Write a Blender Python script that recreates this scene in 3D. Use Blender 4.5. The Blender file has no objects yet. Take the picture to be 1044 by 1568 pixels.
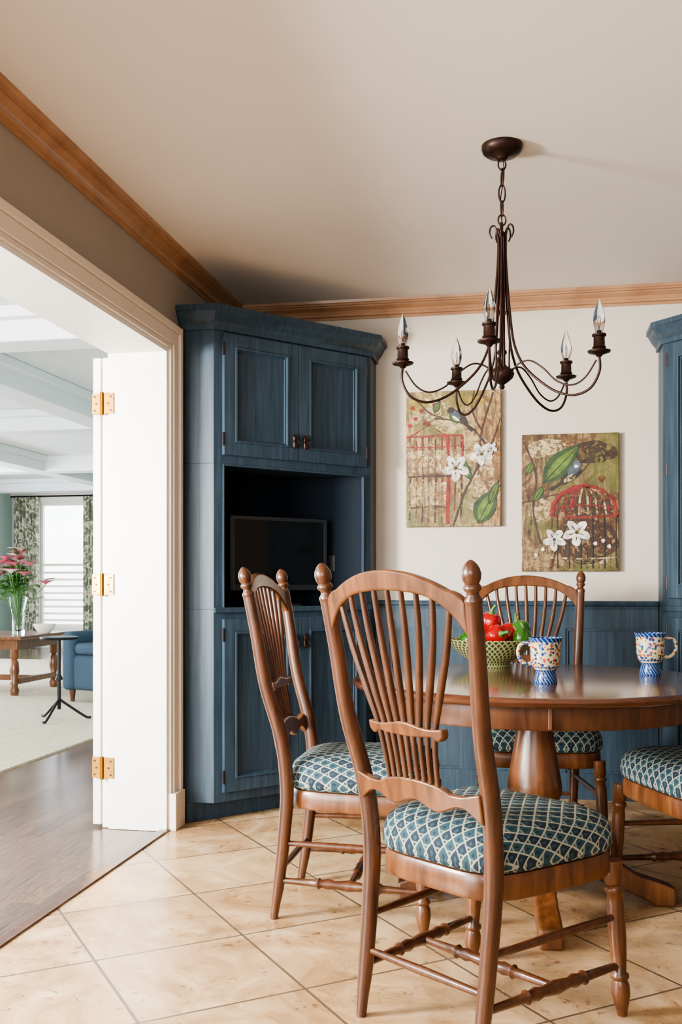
import bpy, bmesh, math, random
from mathutils import Vector, Matrix
random.seed(7)
sc = bpy.context.scene
COL = sc.collection
def lin(c):
    return tuple(((v/255)/12.92 if v/255 <= .04045 else ((v/255+.055)/1.055)**2.4) for v in c)+(1,)

# ---------------------------------------------------------------- materials
def newmat(name):
    m = bpy.data.materials.new(name); m.use_nodes = True
    nt = m.node_tree; b = nt.nodes['Principled BSDF']
    return m, nt, b
class N:
    def __init__(s, nt): s.nt = nt
    def new(s, t, **k):
        n = s.nt.nodes.new(t)
        for a, v in k.items(): setattr(n, a, v)
        return n
    def lk(s, a, b): s.nt.links.new(a, b)
    def math(s, op, a, b=None, c=None):
        n = s.new('ShaderNodeMath', operation=op)
        for i, v in enumerate((a, b, c)):
            if v is None: continue
            if isinstance(v, (int, float)): n.inputs[i].default_value = v
            else: s.lk(v, n.inputs[i])
        return n.outputs[0]
    def mix(s, f, a, b, blend='MIX'):
        n = s.new('ShaderNodeMix', data_type='RGBA', blend_type=blend)
        for sock, v in ((n.inputs[0], f), (n.inputs[6], a), (n.inputs[7], b)):
            if isinstance(v, (int, float)): sock.default_value = v
            elif isinstance(v, tuple): sock.default_value = v
            else: s.lk(v, sock)
        return n.outputs[2]
    def coord(s, scale=(1,1,1), rot=(0,0,0), loc=(0,0,0), which='Object'):
        t = s.new('ShaderNodeTexCoord'); m = s.new('ShaderNodeMapping')
        m.inputs['Scale'].default_value = scale; m.inputs['Rotation'].default_value = rot; m.inputs['Location'].default_value = loc
        s.lk(t.outputs[which], m.inputs['Vector']); return m.outputs[0]
    def noise(s, vec, scale=5, detail=4, rough=.55, dist=0):
        n = s.new('ShaderNodeTexNoise'); n.inputs['Scale'].default_value = scale
        n.inputs['Detail'].default_value = detail; n.inputs['Roughness'].default_value = rough
        n.inputs['Distortion'].default_value = dist
        s.lk(vec, n.inputs['Vector']); return n.outputs['Fac']
    def ramp(s, f, stops, interp='LINEAR'):
        n = s.new('ShaderNodeValToRGB'); n.color_ramp.interpolation = interp
        e = n.color_ramp.elements
        while len(e) < len(stops): e.new(.5)
        for i, (p, c) in enumerate(stops): e[i].position = p; e[i].color = c
        s.lk(f, n.inputs[0]); return n.outputs[0]
    def bump(s, h, b, strength=.2, dist=.01):
        n = s.new('ShaderNodeBump'); n.inputs['Strength'].default_value = strength; n.inputs['Distance'].default_value = dist
        s.lk(h, n.inputs['Height']); s.lk(n.outputs[0], b.inputs['Normal'])

def paint(name, c, rough=.5, var=.06, scale=3, bump=.03, metallic=0, coat=0, stretch=(1,1,1), worn=0, spec=.5):
    m, nt, b = newmat(name); n = N(nt)
    v = n.coord(scale=stretch); f = n.noise(v, scale, 5)
    c = lin(c); lo = tuple(x*(1-var) for x in c[:3])+(1,); hi = tuple(min(1, x*(1+var)) for x in c[:3])+(1,)
    n.lk(n.ramp(f, [(.3, lo), (.7, hi)]), b.inputs['Base Color'])
    b.inputs['Roughness'].default_value = rough; b.inputs['Metallic'].default_value = metallic
    b.inputs['Coat Weight'].default_value = coat; b.inputs['Specular IOR Level'].default_value = spec
    if worn:
        a = n.noise(n.coord(), 34, 6, .7, .6)
        n.lk(n.ramp(a, [(worn-.03, (0,0,0,1)), (worn+.03, (1,1,1,1))]), b.inputs['Alpha'])
    if bump: n.bump(n.noise(v, scale*14, 3), b, bump, .005)
    return m

def wood(name, dark, mid, light, rough=.32, stretch=(1,1,.12), scale=30, coat=.25):
    m, nt, b = newmat(name); n = N(nt)
    v = n.coord(scale=stretch); f = n.noise(v, scale, 6, .6, .6)
    g = n.noise(n.coord(), 3, 2)
    c1 = n.ramp(f, [(.25, lin(dark)), (.5, lin(mid)), (.8, lin(light))])
    c2 = n.mix(n.math('MULTIPLY', g, .5), c1, lin(dark), 'MULTIPLY')
    n.lk(n.mix(.35, c1, c2), b.inputs['Base Color'])
    b.inputs['Roughness'].default_value = rough; b.inputs['Coat Weight'].default_value = coat; b.inputs['Coat Roughness'].default_value = .2
    n.bump(f, b, .05, .003)
    return m

M = {}
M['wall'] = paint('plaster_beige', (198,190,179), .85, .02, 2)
M['walll'] = paint('plaster_beige_shaded', (154,144,134), .85, .02, 2)  # same plaster as the back wall, its shade put into the colour
M['wallk'] = paint('unseen_wall_dark', (108,96,86), .8, .04, 2)  # unseen walls, colour darkened to cut the bounced light
M['ceil'] = paint('ceiling_paint', (222,214,204), .9, .02, 1.5)
M['white'] = paint('trim_white', (234,230,222), .45, .02)
M['livceil'] = paint('living_ceiling_white', (216,222,226), .7, .02)
M['casing'] = paint('casing_cream', (218,204,188), .5, .03)
M['crown'] = wood('crown_maple', (146,106,76), (172,130,96), (188,148,112), .36, (1,1,1), 6, .2)
def bluemat():
    m, nt, b = newmat('cabinet_blue'); n = N(nt)
    f = n.noise(n.coord(scale=(1,1,.05)), 60, 5, .6); g = n.noise(n.coord(scale=(1,1,.4)), 5, 3)
    c = n.ramp(f, [(.25, lin((38,52,64))), (.5, lin((50,67,81))), (.75, lin((66,85,100)))])
    c = n.mix(n.math('MULTIPLY', g, .4), c, lin((44,54,62)))
    n.lk(c, b.inputs['Base Color']); b.inputs['Roughness'].default_value = .42
    b.inputs['Specular IOR Level'].default_value = .32
    n.bump(f, b, .07, .003); return m
M['blue'] = bluemat()
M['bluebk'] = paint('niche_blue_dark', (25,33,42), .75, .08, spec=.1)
M['cherry'] = wood('cherry_wood', (62,34,18), (104,63,35), (140,90,54))
M['cherryD'] = wood('cherry_wood_post', (50,28,17), (84,49,29), (114,71,45))
M['cherryT'] = wood('cherry_table_top', (64,35,22), (90,52,33), (112,70,47), .14, (.12,1,1), 26, .5)
M['bronze'] = paint('bronze_metal', (56,38,32), .4, .3, 20, .1, metallic=.7)
M['brass'] = paint('brass', (150,106,40), .32, .12, 30, .03, metallic=.9)
M['black'] = paint('tv_bezel_plastic', (44,45,48), .22, .05, bump=0, coat=.5)
M['screen'] = paint('tv_screen', (17,18,20), .07, .05, bump=0)
M['teal'] = paint('wall_teal', (172,192,186), .8, .02)
M['sofa'] = paint('sofa_blue', (48,68,86), .9, .15, 60, .2)
M['rug'] = paint('rug_wool', (200,188,168), .95, .16, 18, .4)
M['iron'] = paint('black_iron', (34,34,36), .45, .1, metallic=.6)
M['red'] = paint('pepper_red', (176,12,14), .18, .12, bump=0, coat=.5)
M['green'] = paint('pepper_green', (52,104,30), .2, .25, 8, bump=0, coat=.5)
M['leaf'] = paint('leaf_green', (80,130,62), .5, .3, 8)
M['pink'] = paint('petal_pink', (222,116,146), .6, .3, 8)
M['petalw'] = paint('petal_white', (240,230,228), .6, .05)
M['plate'] = paint('outlet_plate', (56,60,64), .3, .05, bump=0)
def glass(name, rough=0, ior=1.45, col=(1,1,1,1)):
    m, nt, b = newmat(name); b.inputs['Transmission Weight'].default_value = 1
    b.inputs['Roughness'].default_value = rough; b.inputs['IOR'].default_value = ior; b.inputs['Base Color'].default_value = col
    return m
M['glass'] = glass('clear_glass', col=(.86,.94,.92,1))
M['bulb'] = glass('bulb_glass', 0, 1.22)

def tile_mat():
    m, nt, b = newmat('travertine_tile'); n = N(nt)
    a = math.radians(38)
    v = n.coord(); mp = v.node
    px, py = -1.215, 2.648
    mp.inputs['Rotation'].default_value = (0,0,-a)
    mp.inputs['Location'].default_value = (-(px*math.cos(-a)-py*math.sin(-a))+9*.45, -(px*math.sin(-a)+py*math.cos(-a))+9*.45, 0)
    br = n.new('ShaderNodeTexBrick'); br.offset = 0; br.squash = 1
    n.lk(v, br.inputs['Vector'])
    br.inputs['Scale'].default_value = 1; br.inputs['Brick Width'].default_value = .45; br.inputs['Row Height'].default_value = .45
    br.inputs['Mortar Size'].default_value = .0044; br.inputs['Mortar Smooth'].default_value = .2
    br.inputs['Color1'].default_value = lin((216,184,140)); br.inputs['Color2'].default_value = lin((158,118,78)); br.inputs['Mortar'].default_value = lin((138,116,92))
    br.inputs['Bias'].default_value = 0
    f = n.noise(n.coord(), 3.0, 10, .66, 1.8)
    c = n.ramp(f, [(.35, lin((150,112,74))), (.45, lin((184,148,106))), (.52, lin((200,166,124))), (.61, lin((222,196,158)))])
    c = n.mix(.6, br.outputs['Color'], c)
    pits = n.noise(n.coord(), 38, 5, .65, .8)
    pr = n.ramp(pits, [(.36, lin((124,92,64))), (.42, (1,1,1,1))])
    mask = n.ramp(n.noise(n.coord(), 6, 3), [(.44, (0,0,0,1)), (.58, (1,1,1,1))])
    c = n.mix(n.math('MULTIPLY', mask, .7), c, pr, 'MULTIPLY')
    c = n.mix(br.outputs['Fac'], c, lin((104,86,66)))
    n.lk(c, b.inputs['Base Color'])
    r = n.math('MULTIPLY_ADD', f, .3, .14); n.lk(r, b.inputs['Roughness'])
    h = n.math('SUBTRACT', n.math('MULTIPLY', pits, .25), br.outputs['Fac'])
    n.bump(h, b, .35, .003)
    return m
M['tile'] = tile_mat()
def plank_mat():
    m, nt, b = newmat('oak_planks'); n = N(nt)
    v = n.coord(rot=(0,0,math.radians(90)))
    br = n.new('ShaderNodeTexBrick'); br.offset = .37
    n.lk(v, br.inputs['Vector']); br.inputs['Scale'].default_value = 1
    br.inputs['Brick Width'].default_value = 1.3; br.inputs['Row Height'].default_value = .085
    br.inputs['Mortar Size'].default_value = .0016
    br.inputs['Color1'].default_value = lin((120,92,72)); br.inputs['Color2'].default_value = lin((64,47,37)); br.inputs['Mortar'].default_value = lin((36,26,20))
    g = n.noise(n.coord(scale=(12,1,1)), 9, 6, .6, 1)
    c = n.ramp(g, [(.38, lin((54,40,32))), (.62, lin((126,98,78)))])
    n.lk(n.mix(.5, br.outputs['Color'], c), b.inputs['Base Color']); b.inputs['Roughness'].default_value = .2
    n.bump(g, b, .06, .003); return m
M['plank'] = plank_mat()

def fabric_mat():
    m, nt, b = newmat('seat_fabric_diamond'); n = N(nt)
    t = n.new('ShaderNodeTexCoord')
    s = n.new('ShaderNodeSeparateXYZ'); n.lk(t.outputs['Object'], s.inputs[0])
    nn = n.new('ShaderNodeSeparateXYZ'); n.lk(t.outputs['Normal'], nn.inputs[0])
    dz = n.math('SUBTRACT', .505, n.math('MINIMUM', s.outputs[2], .505))
    X = n.math('DIVIDE', n.math('MULTIPLY_ADD', dz, nn.outputs[0], s.outputs[0]), .056)
    Y = n.math('DIVIDE', n.math('MULTIPLY_ADD', dz, nn.outputs[1], s.outputs[1]), .038)
    p = n.math('ADD', X, Y); q = n.math('SUBTRACT', X, Y)
    fp0 = n.math('FRACT', p); fq0 = n.math('FRACT', q)
    fp = n.math('ABSOLUTE', n.math('SUBTRACT', fp0, .5)); fq = n.math('ABSOLUTE', n.math('SUBTRACT', fq0, .5))
    mn = n.math('MINIMUM', n.math('SUBTRACT', .5, fp), n.math('SUBTRACT', .5, fq))
    line = n.math('LESS_THAN', mn, .075)
    # small chevron band near the lower tip, inside the outline
    sm = n.math('ADD', fp0, fq0)
    chev = n.math('MULTIPLY', n.math('LESS_THAN', sm, .62), n.math('GREATER_THAN', sm, .42))
    core = n.math('MULTIPLY', n.math('LESS_THAN', fp, .14), n.math('LESS_THAN', fq, .14))
    row = n.math('GREATER_THAN', n.math('FRACT', n.math('MULTIPLY', n.math('FLOOR', p), .5)), .25)
    wv = n.noise(n.coord(scale=(1,1,1)), 400, 2)
    navy = n.mix(wv, lin((12,26,40)), lin((30,48,64))); teal = n.mix(wv, lin((20,50,60)), lin((46,82,90)))
    pale = n.mix(wv, lin((84,104,100)), lin((134,146,136)))
    base = n.mix(row, navy, teal)
    base = n.mix(core, base, n.mix(row, teal, navy))
    base = n.mix(chev, base, pale)
    cream = n.mix(wv, lin((124,130,118)), lin((182,180,160)))
    c = n.mix(line, base, cream)
    n.lk(c, b.inputs['Base Color']); b.inputs['Roughness'].default_value = .85
    n.bump(n.math('ADD', wv, n.math('MULTIPLY', mn, 2)), b, .3, .002); return m
M['fabric'] = fabric_mat()

def polar(n):
    v = n.coord(); s = n.new('ShaderNodeSeparateXYZ'); n.lk(v, s.inputs[0])
    return n.math('ARCTAN2', s.outputs[1], s.outputs[0]), s.outputs[2]
def mug_mat():
    m, nt, b = newmat('polish_pottery'); n = N(nt)
    th, z = polar(n)
    vo = n.new('ShaderNodeTexVoronoi'); vo.inputs['Scale'].default_value = 95; n.lk(n.coord(), vo.inputs['Vector'])
    sep = n.new('ShaderNodeSeparateColor'); n.lk(vo.outputs['Color'], sep.inputs[0])
    spot = n.math('LESS_THAN', vo.outputs['Distance'], .46)
    pc = n.ramp(sep.outputs[0], [(0, lin((162,70,48))), (.25, lin((52,90,72))), (.45, lin((34,56,116))), (.72, lin((190,130,62))), (.82, lin((82,104,146)))], 'CONSTANT')
    mid = n.mix(spot, lin((198,182,150)), pc)
    saw = n.math('ABSOLUTE', n.math('SUBTRACT', n.math('FRACT', n.math('ADD', n.math('MULTIPLY', th, 3.5), n.math('MULTIPLY', z, 60))), .5))
    blue = n.mix(n.math('LESS_THAN', saw, .16), lin((26,46,98)), lin((104,140,172)))
    zr = n.math('DIVIDE', z, .146)
    band = n.ramp(zr, [(0, (1,1,1,1)), (.30, (0,0,0,1)), (.34, (1,1,1,1)), (.37, (0,0,0,1)), (.91, (1,1,1,1))], 'CONSTANT')
    n.lk(n.mix(band, mid, blue), b.inputs['Base Color']); b.inputs['Roughness'].default_value = .15
    return m
M['mug'] = mug_mat()
def bowl_mat():
    m, nt, b = newmat('bowl_pattern'); n = N(nt)
    th, z = polar(n)
    T = n.math('MULTIPLY', th, 7); Z = n.math('MULTIPLY', z, 46)
    a = n.math('ABSOLUTE', n.math('SUBTRACT', n.math('FRACT', n.math('ADD', T, Z)), .5))
    c = n.math('ABSOLUTE', n.math('SUBTRACT', n.math('FRACT', n.math('SUBTRACT', T, Z)), .5))
    f = n.math('GREATER_THAN', n.math('MAXIMUM', a, c), .34)
    n.lk(n.mix(f, lin((72,86,44)), lin((190,184,136))), b.inputs['Base Color']); b.inputs['Roughness'].default_value = .25
    return m
M['bowl'] = bowl_mat()
def curtain_mat():
    m, nt, b = newmat('curtain_floral'); n = N(nt)
    f = n.noise(n.coord(), 9, 3, .5, 1.5)
    n.lk(n.ramp(f, [(.42, lin((226,220,204))), (.5, lin((140,150,128))), (.6, lin((112,118,104)))]), b.inputs['Base Color']); b.inputs['Roughness'].default_value = .9
    return m
M['curtain'] = curtain_mat()
def canvas_mat(name, stops, seed):
    m, nt, b = newmat(name); n = N(nt)
    f = n.noise(n.coord(loc=(seed,0,seed)), 7, 12, .78, 1.6)
    g = n.noise(n.coord(scale=(7,1,1),loc=(seed,1,2)), 7, 8, .75, .5)
    k = n.noise(n.coord(loc=(3,seed,1)), 3.5, 3, .5, .5)
    c = n.ramp(f, stops)
    c = n.mix(n.ramp(g, [(.42, (.85,.85,.85,1)), (.54, (0,0,0,1))]), c, lin((66,38,20)))
    c = n.mix(n.ramp(k, [(.47, (0,0,0,1)), (.62, (.65,.65,.65,1))]), c, lin((86,92,34)))
    n.lk(c, b.inputs['Base Color']); b.inputs['Roughness'].default_value = .5
    n.bump(f, b, .5, .004); return m
M['cv1'] = canvas_mat('canvas_birdcage', [(.34, lin((70,44,22))), (.44, lin((118,80,40))), (.50, lin((154,120,70))), (.56, lin((182,158,110))), (.62, lin((118,82,40))), (.7, lin((84,54,26)))], 1.7)
M['cv2'] = canvas_mat('canvas_bird', [(.34, lin((40,26,15))), (.44, lin((76,50,26))), (.50, lin((110,84,46))), (.56, lin((156,132,90))), (.62, lin((84,60,30))), (.7, lin((50,33,19)))], 5.2)
for k, c in dict(p_dk=(36,27,23), p_white=(202,198,186), p_green=(82,108,32), p_dgreen=(38,60,28), p_blue=(64,74,84), p_br=(54,34,22)).items():
    M[k] = paint('paint_'+k[2:], c, .5, .5, 30, .4)
for k, c, wn in (('p_cream',(176,156,116),.5),('p_yel',(142,122,42),.5),('p_rust',(94,40,24),.50),('p_dbr',(50,31,19),.48),('p_red',(120,20,20),.42)):
    M[k] = paint('paint_'+k[2:], c, .5, .5, 30, .4, worn=wn)

# ---------------------------------------------------------------- geometry
class G:
    def __init__(s): s.v = []; s.f = []
    def add(s, v, f):
        o = len(s.v); s.v += [tuple(p) for p in v]; s.f += [tuple(i+o for i in q) for q in f]; return s
    def hexa(s, c):
        return s.add(c, [(0,3,2,1),(4,5,6,7),(0,1,5,4),(1,2,6,5),(2,3,7,6),(3,0,4,7)])
    def box(s, x0,x1,y0,y1,z0,z1):
        return s.hexa([(x0,y0,z0),(x1,y0,z0),(x1,y1,z0),(x0,y1,z0),(x0,y0,z1),(x1,y0,z1),(x1,y1,z1),(x0,y1,z1)])
    def fbox(s, F, s0,s1,t0,t1,z0,z1):
        O,e,n = F; P = lambda a,t,z: (O[0]+e[0]*a+n[0]*t, O[1]+e[1]*a+n[1]*t, z)
        return s.hexa([P(s0,t0,z0),P(s1,t0,z0),P(s1,t1,z0),P(s0,t1,z0),P(s0,t0,z1),P(s1,t0,z1),P(s1,t1,z1),P(s0,t1,z1)])
    def prism(s, poly, z0, z1):
        n = len(poly); v = [(x,y,z0) for x,y in poly]+[(x,y,z1) for x,y in poly]
        f = [tuple(range(n-1,-1,-1)), tuple(range(n,2*n))]+[(i,(i+1)%n,n+(i+1)%n,n+i) for i in range(n)]
        return s.add(v, f)
    def tube(s, pts, rad, n=10, sub=1):
        pts = [Vector(p) for p in pts]
        if isinstance(rad, (int,float)): rad = [rad]*len(pts)
        if sub > 1 and len(pts) > 2:
            P=[];R=[]; m=len(pts)
            for i in range(m-1):
                a,b,c,d = pts[max(i-1,0)],pts[i],pts[i+1],pts[min(i+2,m-1)]
                for k in range(sub):
                    t=k/sub
                    P.append(.5*((2*b)+(c-a)*t+(2*a-5*b+4*c-d)*t*t+(3*b-a-3*c+d)*t**3)); R.append(rad[i]*(1-t)+rad[i+1]*t)
            P.append(pts[-1]);R.append(rad[-1]); pts,rad=P,R
        V=[];F=[]; up=None; L=len(pts)
        for i,p in enumerate(pts):
            t=(pts[min(i+1,L-1)]-pts[max(i-1,0)])
            if t.length<1e-9: t=Vector((0,0,1))
            t.normalize()
            if up is None:
                up=t.orthogonal().normalized()
            up=(up-t*up.dot(t)).normalized(); w=t.cross(up)
            for k in range(n):
                a=2*math.pi*k/n; V.append(p+(up*math.cos(a)+w*math.sin(a))*rad[i])
        for i in range(L-1):
            for k in range(n):
                F.append((i*n+k,i*n+(k+1)%n,(i+1)*n+(k+1)%n,(i+1)*n+k))
        F.append(tuple(range(n-1,-1,-1))); F.append(tuple(range((L-1)*n,L*n)))
        return s.add(V,F)
    def turn(s, p0, p1, prof, n=16):
        p0=Vector(p0);p1=Vector(p1)
        return s.tube([p0.lerp(p1,t) for t,r in prof],[r for t,r in prof],n)
    def lathe(s, c, prof, n=32):
        V=[];F=[];L=len(prof)
        for r,z in prof:
            for k in range(n):
                a=2*math.pi*k/n; V.append((c[0]+r*math.cos(a),c[1]+r*math.sin(a),c[2]+z))
        for i in range(L-1):
            for k in range(n): F.append((i*n+k,i*n+(k+1)%n,(i+1)*n+(k+1)%n,(i+1)*n+k))
        F.append(tuple(range(n-1,-1,-1))); F.append(tuple(range((L-1)*n,L*n)))
        return s.add(V,F)
    def sweep(s, path, prof, sign=1):
        m=len(path); V=[];F=[];n=len(prof)
        for i in range(m):
            p=Vector(path[i]); ns=[]
            if i>0: d=(p-Vector(path[i-1])).normalized(); ns.append(Vector((-d.y,d.x)))
            if i<m-1: d=(Vector(path[i+1])-p).normalized(); ns.append(Vector((-d.y,d.x)))
            if len(ns)==2:
                b=(ns[0]+ns[1]).normalized(); b=b/max(.3,b.dot(ns[0]))
            else: b=ns[0]
            for off,z in prof: V.append((p.x+b.x*off*sign,p.y+b.y*off*sign,z))
        for i in range(m-1):
            for k in range(n): F.append((i*n+k,i*n+(k+1)%n,(i+1)*n+(k+1)%n,(i+1)*n+k))
        F.append(tuple(range(n-1,-1,-1))); F.append(tuple(range((m-1)*n,m*n)))
        return s.add(V,F)
    def board(s, st, xf, th, sub=24):
        V=[];F=[]
        for i in range(sub+1):
            y,zt,zb=st(i/sub)
            for z,dx in ((zt,th/2),(zt,-th/2),(zb,-th/2),(zb,th/2)): V.append((xf(y,z)+dx,y,z))
        for i in range(sub):
            for k in range(4): F.append((i*4+k,i*4+(k+1)%4,(i+1)*4+(k+1)%4,(i+1)*4+k))
        F.append((3,2,1,0)); F.append(tuple(sub*4+k for k in range(4)))
        return s.add(V,F)
    def mirror(s): s.v=[(-.16-x,y,z) for x,y,z in s.v]; return s
    def obj(s, name, mat, parent=None, smooth=True, bevel=0, seg=2, ang=35, subsurf=0):
        off = Vector(parent.location) if (parent and parent.get('w')) else Vector((0,0,0))
        me=bpy.data.meshes.new(name); me.from_pydata([tuple(Vector(v)-off) for v in s.v],[],s.f)
        bm=bmesh.new(); bm.from_mesh(me); bmesh.ops.recalc_face_normals(bm,faces=bm.faces); bm.to_mesh(me); bm.free()
        me.materials.append(M[mat])
        if smooth:
            me.polygons.foreach_set('use_smooth',[True]*len(me.polygons))
            me.set_sharp_from_angle(angle=math.radians(ang))
        o=bpy.data.objects.new(name,me); COL.objects.link(o)
        if parent: o.parent=parent
        if bevel:
            b=o.modifiers.new('bevel','BEVEL'); b.width=bevel; b.segments=seg; b.limit_method='ANGLE'; b.angle_limit=math.radians(40)
            b.harden_normals=False
        return o
def grp(name, loc=(0,0,0), rot=0, world=False):
    e=bpy.data.objects.new(name,None); COL.objects.link(e); e.location=loc; e.rotation_euler=(0,0,rot); e.empty_display_size=.1
    if world: e['w']=1
    return e

H=2.525; XL=-1.54; XR=1.38; YB=5.08; YR=-2.0; XO=-1.80
# ---------------------------------------------------------------- room shell
G().box(XL,XR+.1,YR-.1,YB+.1,-.05,0).obj('floor','tile',smooth=False)
G().box(XL-.0,XR+.1,YR-.1,YB+.1,H,H+.1).obj('ceiling','ceil',smooth=False)
G().box(XL-.26,XR+.1,YB,YB+.12,-.05,H).obj('wall_back','wall',smooth=False)
G().box(XR,XR+.1,YR,YB,-.05,H).obj('wall_right','wallk',smooth=False)
y0,y1,zh=.3,4.09,2.09
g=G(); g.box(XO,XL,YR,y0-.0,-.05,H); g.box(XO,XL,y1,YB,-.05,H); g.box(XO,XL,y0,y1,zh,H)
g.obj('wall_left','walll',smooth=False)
g=G(); wx0,wx1,wz0,wz1=-1.2,1.0,.85,2.15
g.box(XL-.26,wx0,YR-.1,YR,-.05,H); g.box(wx1,XR+.1,YR-.1,YR,-.05,H); g.box(wx0,wx1,YR-.1,YR,-.05,wz0); g.box(wx0,wx1,YR-.1,YR,wz1,H)
g.obj('wall_rear','wallk',smooth=False)
def window(name,x0,x1,y,z0,z1,nx=2,nz=2,blinds=False,th=.06):
    w=grp(name,((x0+x1)/2,y,z0),world=True); g=G(); t=.05
    g.box(x0,x0+t,y-th/2,y+th/2,z0,z1); g.box(x1-t,x1,y-th/2,y+th/2,z0,z1)
    g.box(x0+t,x1-t,y-th/2,y+th/2,z0,z0+t); g.box(x0+t,x1-t,y-th/2,y+th/2,z1-t,z1)
    for i in range(1,nx): xx=x0+(x1-x0)*i/nx; g.box(xx-.015,xx+.015,y-.015,y+.015,z0+t,z1-t)
    for i in range(1,nz): zz=z0+(z1-z0)*i/nz; g.box(x0+t,x1-t,y-.02,y+.02,zz-.02,zz+.02)
    g.obj('frame','white',w,smooth=False)
    if blinds:
        g=G(); zz=z0+.1
        while zz<z0+(z1-z0)*.44: g.add([(x0+t,y-.07,zz),(x1-t,y-.07,zz),(x1-t,y-.03,zz+.035),(x0+t,y-.03,zz+.035)],[(0,1,2,3)]); zz+=.11
        g.obj('blind_slats','white',w,smooth=False)
    return w
window('rear_fill_window',wx0,wx1,YR-.05,wz0,wz1,3,1)  # unseen window, added as a frame for the rear fill lamp
cp=[(0,H-.088),(.010,H-.088),(.010,H-.076),(.024,H-.074),(.024,H-.063),(.015,H-.059),(.022,H-.046),(.036,H-.036),(.044,H-.032),(.044,H-.025),(.056,H-.024),(.056,H-.016),(.062,H-.013),(.066,H),(0,H)]
G().sweep([(XL,YR),(XL,YB),(XR,YB),(XR,YR)],cp,-1).obj('trim_1','crown',ang=20)
g=G(); g.box(XO-.004,XL+.002,y1-.018,y1,0,zh); g.box(XO-.004,XL+.002,y0,y0+.018,0,zh); g.box(XO-.004,XL+.002,y0+.018,y1-.018,zh-.018,zh)
g.obj('trim_2','white',smooth=False)
def casing(x,sg):
    g=G()
    for a,b,th in ((0,.02,.016),(.02,.075,.024),(.075,.105,.034)):
        X0,X1=sorted((x,x+sg*th))
        g.box(X0,X1,y1+a,y1+b,0,zh+a); g.box(X0,X1,y0-b,y0-a,0,zh+a)
        g.box(X0,X1,y0-b,y1+b,zh+a,zh+b)
    X0,X1=sorted((x,x+sg*.04)); g.box(X0,X1,y1-.004,y1+.112,0,.16); g.box(X0,X1,y0-.112,y0+.004,0,.16)
    return g
casing(XL,1).obj('trim_3','casing',smooth=False,bevel=.003)
casing(XO,-1).obj('trim_4','white',smooth=False,bevel=.003)
# ---------------------------------------------------------------- other room
OX0,OY0,OY1=-8.33,-1.2,15.0
G().box(OX0-.1,XL,OY0-.1,OY1+.1,-.052,-.002).obj('floor_wood','plank',smooth=False)
G().box(XL-.03,XL+.012,y0,y1,-.003,.008).obj('trim_5','cherryD',smooth=False,bevel=.003)
G().box(OX0-.1,XL+.0,OY0-.1,OY1+.1,H+.10,H+.2).obj('ceiling_living','livceil',smooth=False)
fx0,fx1,fz0,fz1=-7.84,-6.98,.33,2.36
g=G(); g.box(OX0,fx0,OY1,OY1+.12,-.05,H+.1); g.box(fx1,XO,OY1,OY1+.12,-.05,H+.1); g.box(fx0,fx1,OY1,OY1+.12,-.05,fz0); g.box(fx0,fx1,OY1,OY1+.12,fz1,H+.1)
g.obj('wall_far','teal',smooth=False)
G().box(OX0-.1,OX0,OY0,OY1,-.05,H+.1).obj('wall_west','teal',smooth=False)
G().box(XO,XO+.05,YB+.12,OY1,-.05,H+.1).obj('wall_east','teal',smooth=False)
sx0,sx1,sz0,sz1=-6.4,-2.1,.35,2.3
g=G(); g.box(OX0,sx0,OY0-.1,OY0,-.05,H+.1); g.box(sx1,XO,OY0-.1,OY0,-.05,H+.1); g.box(sx0,sx1,OY0-.1,OY0,-.05,sz0); g.box(sx0,sx1,OY0-.1,OY0,sz1,H+.1)
g.obj('wall_south','teal',smooth=False)
window('window_2',sx0,sx1,OY0-.05,sz0,sz1,4,1)
window('window_3',fx0,fx1,OY1+.05,fz0,fz1,1,2,blinds=True)
G().box(fx0-.09,fx1+.09,OY1-.02,OY1,fz1,fz1+.1).box(fx0-.09,fx0,OY1-.02,OY1,fz0-.1,fz1).box(fx1,fx1+.09,OY1-.02,OY1,fz0-.1,fz1).box(fx0-.09,fx1+.09,OY1-.04,OY1,fz0-.12,fz0-.0).obj('trim_6','white',smooth=False)
g=G()
for yy in (5.3,8.4,11.5,14.0): g.box(OX0,XO,yy-.13,yy+.13,H-.09,H+.1); g.box(OX0,XO,yy-.2,yy+.2,H+.03,H+.1)
for xx in (-6.0,-3.7): g.box(xx-.13,xx+.13,OY0,OY1,H-.088,H+.1); g.box(xx-.2,xx+.2,OY0,OY1,H+.031,H+.1)
g.obj('beam_coffered','livceil',smooth=False,bevel=.01)
g=G().sweep([(OX0,OY1),(XO,OY1)],[(0,H-.08),(.03,H-.08),(.1,H+.06),(.1,H+.1),(0,H+.1)],-1); g.obj('trim_7','white',smooth=False)
g=G().box(OX0,XO,OY1-.015,OY1,0,.14).box(OX0,OX0+.015,OY0,OY1,0,.14); g.obj('baseboard_far','white',smooth=False)
def curtain(x0,x1):
    g=G(); n=60; V=[];F=[]
    for i in range(n+1):
        x=x0+(x1-x0)*i/n; y=OY1-.13+.03*math.sin(i*.75)
        V+= [(x,y,.02),(x,y,2.44)]
    for i in range(n): F.append((2*i,2*i+2,2*i+3,2*i+1))
    return g.add(V,F)
cw=grp('curtain_panels',(-7.4,OY1-.13,0),world=True)
curtain(-8.22,-7.80).obj('panel_a','curtain',cw,ang=80); curtain(-7.02,-6.6).obj('panel_b','curtain',cw,ang=80)
G().tube([(-8.28,OY1-.13,2.45),(-6.4,OY1-.13,2.45)],.014).obj('rod','iron',cw)
G().prism([(-7.6,3.6),(-2.93,3.6),(-2.93,12.6),(-7.6,12.6)],-.002,.010).obj('area_rug','rug',smooth=False)
dr=grp('door_1',(-1.85,4.1,0),world=True)
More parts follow.
